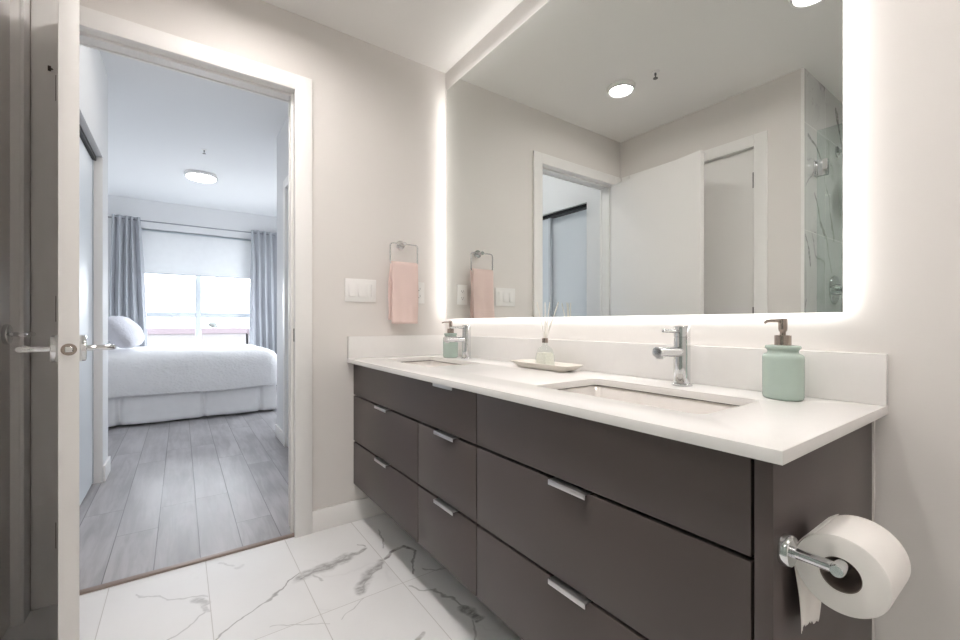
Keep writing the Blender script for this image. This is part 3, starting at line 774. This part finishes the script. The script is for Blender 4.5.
def sheet(name, m, parent, fn, nu, nv, thick, loc=None):
    bm = BM()
    vs = [[bm.verts.new(fn(i / nu, j / nv)) for j in range(nv + 1)] for i in range(nu + 1)]
    for i in range(nu):
        for j in range(nv):
            bm.faces.new((vs[i][j], vs[i + 1][j], vs[i + 1][j + 1], vs[i][j + 1]))
    o = obj(name, bm, m, parent, 60)
    if thick:
        md = o.modifiers.new('thickness', 'SOLIDIFY'); md.thickness = thick; md.offset = 0
    return o
def towel_fn(u, v):
    # u runs down the back layer, over the ring bar, down the front layer
    bar_z = 1.284; rad = 0.0095
    y = -0.353 + 0.146 * v
    n = noise.noise(Vector((y * 14, u * 3.0, 0.3)))
    if u < 0.46:
        s = u / 0.46
        z = 0.998 + (bar_z - 0.998) * s
        x = 0.050 - rad - 0.010 * (1 - s) + 0.003 * n
        y = y - 0.008 * (1 - s) + 0.004 * math.sin(z * 20)
    elif u < 0.54:
        a = (u - 0.46) / 0.08 * PI
        x = 0.050 - rad * math.cos(a); z = bar_z + rad * math.sin(a)
    else:
        s = (u - 0.54) / 0.46
        z = bar_z - (bar_z - 0.978) * s
        x = 0.050 + rad + 0.008 * s + (0.004 * n + 0.0035 * math.sin(y * 70)) * s
        y = y + 0.0035 * math.sin(s * 5) * s
    return (x, y, z)
ht = sheet('hand_towel', M['pink'], None, towel_fn, 60, 26, 0.010)
tag(ht, 'folded pale pink hand towel draped over the towel ring', 'towel')

sw = thing('light_switch', 'white three-gang switch plate left of the pink towel', 'light switch', (0.0, -0.4932, 1.1437))
box('wall_plate', M['plastic'], sw, 0.0005, 0.006, -0.0795, 0.0795, -0.0570, 0.0570, bev=0.002)
for k in (-1, 0, 1):
    yc = k * 0.046
    box('rocker_bezel', M['plastic'], sw, 0.006, 0.0072, yc - 0.0175, yc + 0.0175, -0.034, 0.034, bev=0.0006)
    if k < 1:
        bm = BM()
        add_box(bm, 0.0073, 0.0105, yc - 0.0150, yc + 0.0150, -0.0315, 0.0315, bev=0.0008)
        for v in bm.verts:
            if v.co.x > 0.009: v.co.x += (-v.co.z) * 0.075
        obj('rocker', bm, M['plastic'], sw)
    else:
        box('dimmer_paddle', M['plastic'], sw, 0.0073, 0.0095, yc - 0.0150, yc + 0.004, -0.0315, 0.0315, bev=0.0008)
        box('dimmer_slider', M['plastic'], sw, 0.0073, 0.0105, yc + 0.007, yc + 0.013, -0.0315, 0.0315, bev=0.0008)
ou = thing('wall_outlet', 'white double wall outlet behind the towel edge', 'outlet', (0.0, -0.172, 1.1455))
box('wall_plate', M['plastic'], ou, 0.0005, 0.006, -0.035, 0.035, -0.0575, 0.0575, bev=0.002)
for k in (-1, 1):
    rc = box('receptacle', M['plastic'], ou, 0.006, 0.0075, -0.0165, 0.0165, k * 0.0195 - 0.0135, k * 0.0195 + 0.0135, bev=0.0007)
    boxes('slot', M['slot'], rc, [(0.0076, 0.0079, -0.008, -0.006, k * 0.0195 - 0.002, k * 0.0195 + 0.006), (0.0076, 0.0079, 0.006, 0.008, k * 0.0195 - 0.002, k * 0.0195 + 0.006),
                                  (0.0076, 0.0079, -0.002, 0.002, k * 0.0195 - 0.009, k * 0.0195 - 0.005)])

# ------------------------------------------------------------------ toilet paper holder and roll
PX, PY, PZ = 1.8198, -0.499, 0.6455
hd = thing('toilet_paper_holder', 'chrome toilet paper holder on the vanity end panel', 'paper holder', (PX, PY, PZ))
lathe('wall_rosette', M['chrome'], hd, [(0.0, 0.0004), (0.022, 0.0004), (0.0225, 0.003), (0.0225, 0.011), (0.021, 0.0135), (0.0, 0.0135)], 36, (0, 0, 0), 'X')
tube('post', M['chrome'], hd, [(0.0136, 0, 0), (0.066, 0, 0)], [0.0078, 0.0078], 24)
tube('bar', M['chrome'], hd, [(0.0655, -0.0095, 0), (0.0655, -0.007, 0), (0.0655, 0.118, 0)], [0.0075, 0.0088, 0.0088], 24)
RX, RZ, RR, CR = 1.8835, 0.632, 0.0535, 0.0225
RY0, RY1 = -0.486, -0.383
rl = thing('toilet_paper_roll', 'white toilet paper roll hanging beside the vanity end', 'toilet paper', (RX, RY0, RZ))
LN = RY1 - RY0
bm = BM()
n = 64
prof = [(CR + 0.0012, 0.001), (CR + 0.0012, 0.0), (RR - 0.003, 0.0), (RR - 0.0008, 0.0008), (RR, 0.003), (RR, LN - 0.003), (RR - 0.0008, LN - 0.0008), (RR - 0.003, LN), (CR + 0.0012, LN), (CR + 0.0012, LN - 0.001), (CR + 0.0012, 0.001)]
rings = []
for r, hgt in prof:
    rings.append([bm.verts.new((r * math.cos(2 * PI * k / n), hgt, r * math.sin(2 * PI * k / n))) for k in range(n)])
for a, b in zip(rings, rings[1:]):
    for k in range(n): bm.faces.new((a[k], a[(k + 1) % n], b[(k + 1) % n], b[k]))
bmesh.ops.remove_doubles(bm, verts=bm.verts, dist=1e-6)
obj('paper_winding', bm, M['paper'], rl, 40)
bm = BM()
prof = [(CR, 0.0015), (CR + 0.001, 0.0015), (CR + 0.001, LN - 0.0015), (CR, LN - 0.0015), (CR, 0.0015)]
rings = []
for r, hgt in prof:
    rings.append([bm.verts.new((r * math.cos(2 * PI * k / n), hgt, r * math.sin(2 * PI * k / n))) for k in range(n)])
for a, b in zip(rings, rings[1:]):
    for k in range(n): bm.faces.new((a[k], a[(k + 1) % n], b[(k + 1) % n], b[k]))
bmesh.ops.remove_doubles(bm, verts=bm.verts, dist=1e-6)
obj('cardboard_core', bm, M['card'], rl, 40)
def tail_fn(u, v):
    y = LN * v
    a0 = math.radians(165)
    if u < 0.35:
        a = math.radians(120) + (PI - math.radians(120)) * (u / 0.35)
        r = RR + 0.0012
        return (r * math.cos(a), y, r * math.sin(a))
    s = (u - 0.35) / 0.65
    drop = 0.112 + 0.020 * v - 0.02 * max(0, 0.2 - v) + 0.006 * noise.noise(Vector((v * 9, 1.7, 0))) + 0.004 * noise.noise(Vector((v * 31, 4.7, 0)))
    z = -drop * s
    x = -(RR + 0.0012) + 0.004 * math.sin(s * 3) + 0.010 * s * s * (1 - v) * 0.5 + 0.003 * math.sin(v * 7 + s * 2) * s
    return (x, y + 0.006 * s * (1 - v), z)
sheet('loose_sheet', M['paper'], rl, tail_fn, 40, 40, 0.0005)

# ------------------------------------------------------------------ ceiling fixtures
def downlight(x, y, label):
    c = thing('ceiling_light', label, 'ceiling light', (x, y, HC), 0, 'round bathroom ceiling lights')
    lathe('trim_ring', M['plastic'], c, [(0.066, -0.0005), (0.082, -0.0005), (0.082, -0.012), (0.077, -0.028), (0.066, -0.028), (0.066, -0.0005)], 48)
    lathe('diffuser', M['lamp'], c, [(0.0, -0.002), (0.0655, -0.002), (0.0655, -0.0125), (0.0, -0.0125)], 48)
    return c
dl = downlight(0.491, -0.992, 'lit round ceiling light nearer the doorway wall')
dup(dl, (1.425, -1.020, HC), 'lit round ceiling light at the top edge of the mirror, nearer the vanity end')

dup(dl, (2.36, -0.72, HC), 'added unseen fill ceiling light beyond the right end of the vanity')  # out-of-view fill lamp, added to brighten the camera end of the bathroom
dup(dl, (1.95, -2.15, HC), 'added unseen fill ceiling light over the shower')  # out-of-view lamp, added to lift the shower walls in the mirror

def sprinkler(x, y, z, label):
    s = thing('fire_sprinkler', label, 'sprinkler', (x, y, z), 0, 'ceiling fire sprinklers')
    lathe('escutcheon', M['plastic'], s, [(0.0, -0.0005), (0.022, -0.0005), (0.020, -0.005), (0.010, -0.008), (0.0, -0.008)], 24)
    h = lathe('sprinkler_body', M['steel'], s, [(0.0, -0.0082), (0.006, -0.0082), (0.006, -0.020), (0.003, -0.022), (0.003, -0.036), (0.0, -0.036)], 16)
    lathe('deflector', M['steel'], h, [(0.0, -0.0362), (0.013, -0.0362), (0.013, -0.039), (0.0, -0.039)], 16)
    return s
sprinkler(0.70, -1.02, HC, 'small fire sprinkler on the bathroom ceiling, seen in the mirror')
sprinkler(-2.63, -1.05, HB, 'small fire sprinkler on the bedroom ceiling above the lamp')

bl = thing('ceiling_lamp', 'flat round lit lamp on the bedroom ceiling', 'ceiling lamp', (-3.44, -1.045, HB))
lathe('base_ring', M['plastic'], bl, [(0.0, -0.0005), (0.150, -0.0005), (0.154, -0.010), (0.152, -0.028), (0.0, -0.028)], 56)
lathe('chrome_band', M['rod'], bl, [(0.138, -0.0282), (0.150, -0.0282), (0.150, -0.034), (0.138, -0.034), (0.138, -0.0282)], 56)
lathe('diffuser', M['bedlamp'], bl, [(0.0, -0.0285), (0.1375, -0.0285), (0.136, -0.044), (0.12, -0.050), (0.07, -0.054), (0.0, -0.055)], 56)

hl = thing('hall_fill_light', 'added unseen fill light on the hall ceiling just beyond the doorway head', 'ceiling light', (-0.72, -1.09, HB))  # unseen lamp, added to brighten the hall walls and ceiling
lathe('base_ring', M['plastic'], hl, [(0.0, -0.0005), (0.130, -0.0005), (0.134, -0.010), (0.132, -0.028), (0.0, -0.028)], 48)
lathe('diffuser', M['hallfill'], hl, [(0.0, -0.0285), (0.125, -0.0285), (0.122, -0.044), (0.10, -0.050), (0.0, -0.052)], 48)

# ------------------------------------------------------------------ shower fittings (seen in the mirror)
def glass_panel(x0, x1, label, hinge):
    s = thing('shower_door' if hinge else 'shower_screen', label, 'shower glass', (x0, -1.83, 0.0))
    w = x1 - x0
    box('glass_pane', M['shglass'], s, 0.0, w, -0.004, 0.004, 0.015, 2.09)
    if hinge:
        for z in (1.87, 0.28):
            h = boxes('wall_hinge', M['chrome'], s, [(-0.0082, -0.0028, -0.028, 0.028, z - 0.045, z + 0.045)], bev=0.001)
            boxes('glass_clamp', M['chrome'], h, [(-0.0026, 0.052, -0.012, -0.0045, z - 0.045, z + 0.045), (-0.0026, 0.052, 0.0045, 0.012, z - 0.045, z + 0.045)], bev=0.001)
        tube('pull_handle', M['chrome'], s, [(w - 0.05, 0.0045, 1.2), (w - 0.05, 0.045, 1.2), (w - 0.05, 0.045, 0.9), (w - 0.05, 0.0045, 0.9)], 0.008)
    else:
        boxes('floor_channel', M['chrome_soft'], s, [(0.0, w, -0.010, 0.010, 0.0005, 0.0145)])
    return s
glass_panel(1.2085, 1.90, 'hinged clear glass shower door in the mirror reflection', True)
glass_panel(1.905, 2.645, 'fixed clear glass shower screen beside the shower door', False)
sv = thing('shower_valve', 'round chrome shower mixer on the marble wall in the mirror', 'shower valve', (1.2005, -2.15, 1.187))
lathe('escutcheon', M['chrome'], sv, [(0.0, 0.0), (0.088, 0.0), (0.090, 0.004), (0.086, 0.010), (0.035, 0.014), (0.030, 0.040), (0.0, 0.040)], 48, (0, 0, 0), 'X')
tube('lever', M['chrome'], sv, [(0.0402, 0, 0), (0.070, 0, 0), (0.080, 0.02, -0.004), (0.082, 0.085, -0.012)], [0.016, 0.016, 0.010, 0.006])
sa = thing('wall_shower', 'chrome shower arm and head high on the marble wall in the mirror', 'shower head', (1.2005, -2.21, 2.06))
lathe('wall_flange', M['chrome'], sa, [(0.0, 0.0), (0.034, 0.0), (0.034, 0.006), (0.016, 0.014), (0.0, 0.014)], 32, (0, 0, 0), 'X')
tube('arm', M['chrome'], sa, [(0.0142, 0, 0), (0.24, 0, 0), (0.262, 0, -0.006), (0.275, 0, -0.028), (0.275, 0, -0.055)], 0.0105)
lathe('spray_head', M['chrome'], sa, [(0.0, -0.0555), (0.018, -0.0555), (0.030, -0.068), (0.085, -0.076), (0.085, -0.086), (0.0, -0.086)], 40, (0.275, 0, 0))

# ------------------------------------------------------------------ bedroom furniture
BX0, BX1, BY0, BY1 = -4.60, -3.10, -2.40, -0.36
bed = thing('bed', 'double bed with pleated white bed skirt under the window', 'bed', ((BX0 + BX1) / 2, (BY0 + BY1) / 2, 0))
cx, cy = bed.location[0], bed.location[1]
box('box_spring', M['mattress'], bed, BX0 + 0.05 - cx, BX1 - 0.05 - cx, BY0 + 0.05 - cy, BY1 - 0.05 - cy, 0.13, 0.34, bev=0.02)
box('mattress', M['mattress'], bed, BX0 + 0.07 - cx, BX1 - 0.07 - cx, BY0 + 0.05 - cy, BY1 - 0.07 - cy, 0.342, 0.60, bev=0.04)
for sx in (BX0 + 0.15, BX1 - 0.15):
    for sy in (BY0 + 0.15, BY1 - 0.15):
        lathe('leg', M['track'], bed, [(0.0, 0.0), (0.025, 0.0), (0.03, 0.129), (0.0, 0.129)], 16, (sx - cx, sy - cy, 0))
box('headboard', M['skirt'], bed, BX0 - cx, BX1 - cx, BY0 - 0.06 - cy, BY0 - 0.005 - cy, 0.05, 1.0, bev=0.02)
# skirt: outline round three sides, hung in shallow folds with box pleats
path = []
def along(p, q, n):
    for i in range(n): path.append((p[0] + (q[0] - p[0]) * i / n, p[1] + (q[1] - p[1]) * i / n, i / n))
x0, x1, y0, y1 = BX0 - cx, BX1 - cx, BY0 - cy, BY1 - cy
outl = []
N1 = 200
for i in range(N1 + 1): outl.append((x1, y0 + (y1 - y0) * i / N1, 1, 0))
for i in range(1, 160): outl.append((x1 + (x0 - x1) * i / 160, y1, 0, 1))
pleats = [-0.78, -0.32, 0.344, 0.86]
def skirt_fn_pts():
    rows = 8
    bm = BM()
    cols_ = []
    for (x, y, nx, ny) in outl:
        s = y if nx else x
        col_ = []
        for j in range(rows + 1):
            t_ = j / rows
            z = 0.315 - (0.315 - 0.022 - 0.008 * noise.noise(Vector((s * 5, 3.3, nx)))) * t_
            amp = 0.002 + 0.012 * t_
            d = 2.0 * amp * noise.noise(Vector((s * 6.5, 0.7 + nx, t_ * 0.5))) + 0.012 * t_
            if nx:
                for pc in pleats:
                    dd = (s - pc) / 0.022
                    d -= 0.045 * math.exp(-dd * dd) * (0.55 + 0.45 * t_)
                    d += 0.007 * math.exp(-((s - pc) / 0.06) ** 2) * t_
            col_.append(bm.verts.new((x + nx * d, y + ny * d, z)))
        cols_.append(col_)
    for a, b in zip(cols_, cols_[1:]):
        for j in range(rows): bm.faces.new((a[j], b[j], b[j + 1], a[j + 1]))
    return bm
sk = obj('bed_skirt', skirt_fn_pts(), M['skirt'], bed, 60)
md = sk.modifiers.new('thickness', 'SOLIDIFY'); md.thickness = 0.003; md.offset = -1

# duvet: rounded shell over the mattress
def duvet():
    bm = BM()
    prof = [(0.045, 0.285), (0.052, 0.30), (0.055, 0.36), (0.056, 0.46), (0.050, 0.55), (0.032, 0.615), (-0.005, 0.660), (-0.06, 0.685), (-0.16, 0.700), (-0.30, 0.706), (-0.46, 0.708), (-0.60, 0.708)]
    rings = []
    ya, yb = BY0 + 0.02, BY1
    for d, z in prof:
        r = max(0.02, 0.13 + d * 0.9) if d > -0.1 else 0.04
        base = []
        xa_, xb_, yc_, yd_ = BX0 - d, BX1 + d, ya - min(d, 0.0) * 0.2, yb + d
        # dense rounded rectangle
        pts = rrect(xa_, xb_, yc_, yd_, r, 10)
        dense = []
        for i, p in enumerate(pts):
            q = pts[(i + 1) % len(pts)]
            k = 24 if (i % 11 == 10) else 1
            for s in range(k): dense.append((p[0] + (q[0] - p[0]) * s / k, p[1] + (q[1] - p[1]) * s / k))
        ring = []
        for x, y in dense:
            v = Vector((x * 3.0, y * 3.0, z * 3.0))
            a = noise.noise(v) * 0.012 + noise.noise(v * 2.7) * 0.007
            ccx, ccy = (BX0 + BX1) / 2, (BY0 + BY1) / 2
            dirx, diry = (1 if x > ccx else -1), (1 if y > ccy else -1)
            zz = z
            if z < 0.31: zz = z + 0.020 * noise.noise(Vector((x * 2.2, y * 2.2, 9.1)))
            wgt = 1.0 if z < 0.62 else 0.35
            ring.append((x + a * wgt * (1 if abs(x - xb_) < 0.12 or abs(x - xa_) < 0.12 else 0) * dirx,
                         y + a * wgt * (1 if abs(y - yd_) < 0.12 else 0) * diry, zz + (a * 0.9 if z > 0.6 else 0)))
        rings.append(ring)
    add_loft(bm, rings, False, True)
    return bm
dv = obj('duvet', duvet(), M['duvet'], None, 70)
md = dv.modifiers.new('thickness', 'SOLIDIFY'); md.thickness = 0.02; md.offset = -1
tag(dv, 'white quilted duvet covering the bed', 'duvet')

# pillow leaning at the head end
def pillow_bm(w, h, t):
    bm = BM()
    nu, nv = 28, 28
    def pt(u, v, s):
        a, b = 2 * u - 1, 2 * v - 1
        th = max(0.0, (1 - abs(a) ** 2.6)) ** 0.55 * max(0.0, (1 - abs(b) ** 2.6)) ** 0.55
        pin = 1 - 0.05 * (abs(a) * abs(b)) ** 2
        wv = noise.noise(Vector((a * 2.2, b * 2.2, s))) * 0.012 * th
        return (a * w / 2 * pin, s * (t / 2 * th) + wv, b * h / 2 * pin)
    for s in (-1, 1):
        vs = [[bm.verts.new(pt(i / nu, j / nv, s)) for j in range(nv + 1)] for i in range(nu + 1)]
        for i in range(nu):
            for j in range(nv): bm.faces.new((vs[i][j], vs[i + 1][j], vs[i + 1][j + 1], vs[i][j + 1]))
    bmesh.ops.remove_doubles(bm, verts=bm.verts, dist=1e-5)
    return bm
pw = obj('pillow', pillow_bm(0.66, 0.36, 0.25), M['pillow'], None, 80)
pw.location = (-3.50, -1.70, 0.89)
pw.rotation_euler = (math.radians(38), 0, math.radians(-4))
tag(pw, 'pale grey quilted pillow leaning at the head of the bed', 'pillow')

# curtains and rod
rodt = thing('curtain_rod', 'thin grey curtain rod above the bedroom window', 'curtain rod', (-4.885, -0.99, 2.302))
tube('rod', M['rod'], rodt, [(0, -1.03, 0), (0, 1.12, 0)], 0.008, 14)
for y in (-1.03, 1.12):
    bm = BM(); bmesh.ops.create_uvsphere(bm, u_segments=16, v_segments=10, radius=0.014)
    bmesh.ops.translate(bm, verts=bm.verts, vec=(0, y, 0))
    obj('finial', bm, M['rod'], rodt)
for y in (-1.0, 1.09):
    bm = BM(); add_tube(bm, [(-0.0995, y, 0), (-0.0085, y, 0)], 0.006, 10)
    obj('wall_bracket', bm, M['rod'], rodt)
def curtain(y0, y1, y0b, y1b, folds, seed, label):
    def fn(u, v):
        z = 2.340 - (2.340 - 0.03) * u
        yt = y0 + (y1 - y0) * v
        yb_ = y0b + (y1b - y0b) * v
        k = u ** 0.9
        y = yt * (1 - k) + yb_ * k
        a = 2 * PI * folds * v + 0.7 * math.sin(3.0 * u + seed) + 1.1 * noise.noise(Vector((v * 3, u * 1.5, seed)))
        amp = 0.022 + 0.022 * min(1, u * 2.2)
        head = 1.0
        dd = abs(z - 2.302)
        x = -4.885 + amp * math.sin(a) * head + 0.012 * noise.noise(Vector((v * 9, u * 4, seed + 2)))
        y += 0.014 * math.sin(2 * a) * min(1, u * 3)
        return (x + 0.0, y, z)
    c = sheet('curtain', M['curtain'], None, fn, 70, 140, 0.004)
    tag(c, label, 'curtain', 'bedroom curtains')
    return c
curtain(-1.93, -1.655, -1.97, -1.555, 4.5, 0.4, 'blue-grey curtain left of the window, behind the pillow')
curtain(-0.39, 0.06, -0.40, 0.08, 5.5, 2.1, 'blue-grey curtain right of the window, at the foot of the bed')
rb = thing('roller_blind', 'half-lowered translucent white roller blind in the window', 'roller blind', (XF - 0.028, -1.015, 0))
tube('roller_tube', M['frame'], rb, [(0, -0.72, 2.19), (0, 0.72, 2.19)], 0.020, 18)
box('blind_fabric', M['blind'], rb, 0.0185, 0.0200, -0.715, 0.715, 1.650, 2.191)
box('hem_bar', M['frame'], rb, 0.012, 0.0265, -0.715, 0.715, 1.632, 1.650, bev=0.003)

# ------------------------------------------------------------------ outside the window
struct(box('ground', M['ground'], None, -420, 60, -260, 260, -7.2, -7.0), 'pale ground far below the window', 'ground')
def building(x, y0, y1, z1, label, band):
    b = thing('warehouse', label, 'building', (x, (y0 + y1) / 2, -7.0))
    w = (y1 - y0) / 2
    box('wall', M['bld_white'], b, -6, 6, -w, w, 0, z1 - 1.1)
    box('fascia_band', M['bld_pink'], b, -6.2, 6.2, -w - 0.2, w + 0.2, z1 - 1.1, z1)
    nb = 9
    for k in range(nb):
        yc = -w + (k + 0.5) * 2 * w / nb
        box('loading_door', M['bld_pink'], b, 6.02, 6.12, yc - 1.6, yc + 1.6, 0.2, 3.6)
building(-105, -42, 10, 7.0, 'long pale warehouse with pink band seen left of the window mullion', True)
building(-106, 10.5, 62, 6.8, 'long pale warehouse with pink band seen right of the window mullion', True)
def tree(x, y, h, r, label):
    t_ = thing('leafy_tree', label, 'tree', (x, y, -7.0), 0, 'trees outside the window')
    tube('trunk', M['bark'], t_, [(0, 0, 0), (0.1, 0, h * 0.5), (0, 0.1, h * 0.8)], [0.22, 0.16, 0.08], 8)
    bm = BM()
    for k in range(5):
        c = Vector((random.uniform(-1, 1) * r * 0.6, random.uniform(-1, 1) * r * 0.9, h - r + random.uniform(-0.4, 0.5) * r))
        g0 = bmesh.ops.create_icosphere(bm, subdivisions=3, radius=r * random.uniform(0.5, 0.8))
        for v in g0['verts']:
            v.co = v.co * (1 + 0.35 * noise.noise(v.co * 2.2 + Vector((k, x, y)))) + c
    obj('crown', bm, M['leaf'], t_, 0)
for x, y, h, r, lab in ((-130, -30, 8.2, 1.0, 'far tree above the left end of the warehouse roofs'), (-130, -12, 8.0, 0.9, 'far tree above the middle of the left warehouse'),
                   (-135, 6, 8.3, 1.0, 'far tree showing between the two warehouses'), (-135, 34, 8.3, 1.0, 'far tree above the right warehouse'),
                   (-60, -16.5, 4.2, 0.9, 'low bushy tree nearest the left curtain outside'), (-60, -13.0, 4.0, 0.8, 'low bushy tree second from the left curtain outside'),
                   (-60, -9.5, 4.1, 0.9, 'low bushy tree third from the left curtain outside'), (-58, 4.0, 4.4, 1.1, 'low bushy tree outside right of the mullion')):
    tree(x, y, h, r, lab)
def pole(x, y, h, lab):
    p = thing('street_lamp', lab, 'street lamp', (x, y, -7.0), 0, 'street lamps outside the window')
    tube('pole', M['bld_white'], p, [(0, 0, 0), (0, 0, h)], [0.09, 0.06], 10)
    box('lamp_head', M['bld_white'], p, -0.2, 1.2, -0.15, 0.15, h, h + 0.15)
pole(-75, 14.0, 7.2, 'street lamp outside right of the mullion')
pole(-75, -19.0, 6.6, 'street lamp outside near the left curtain')
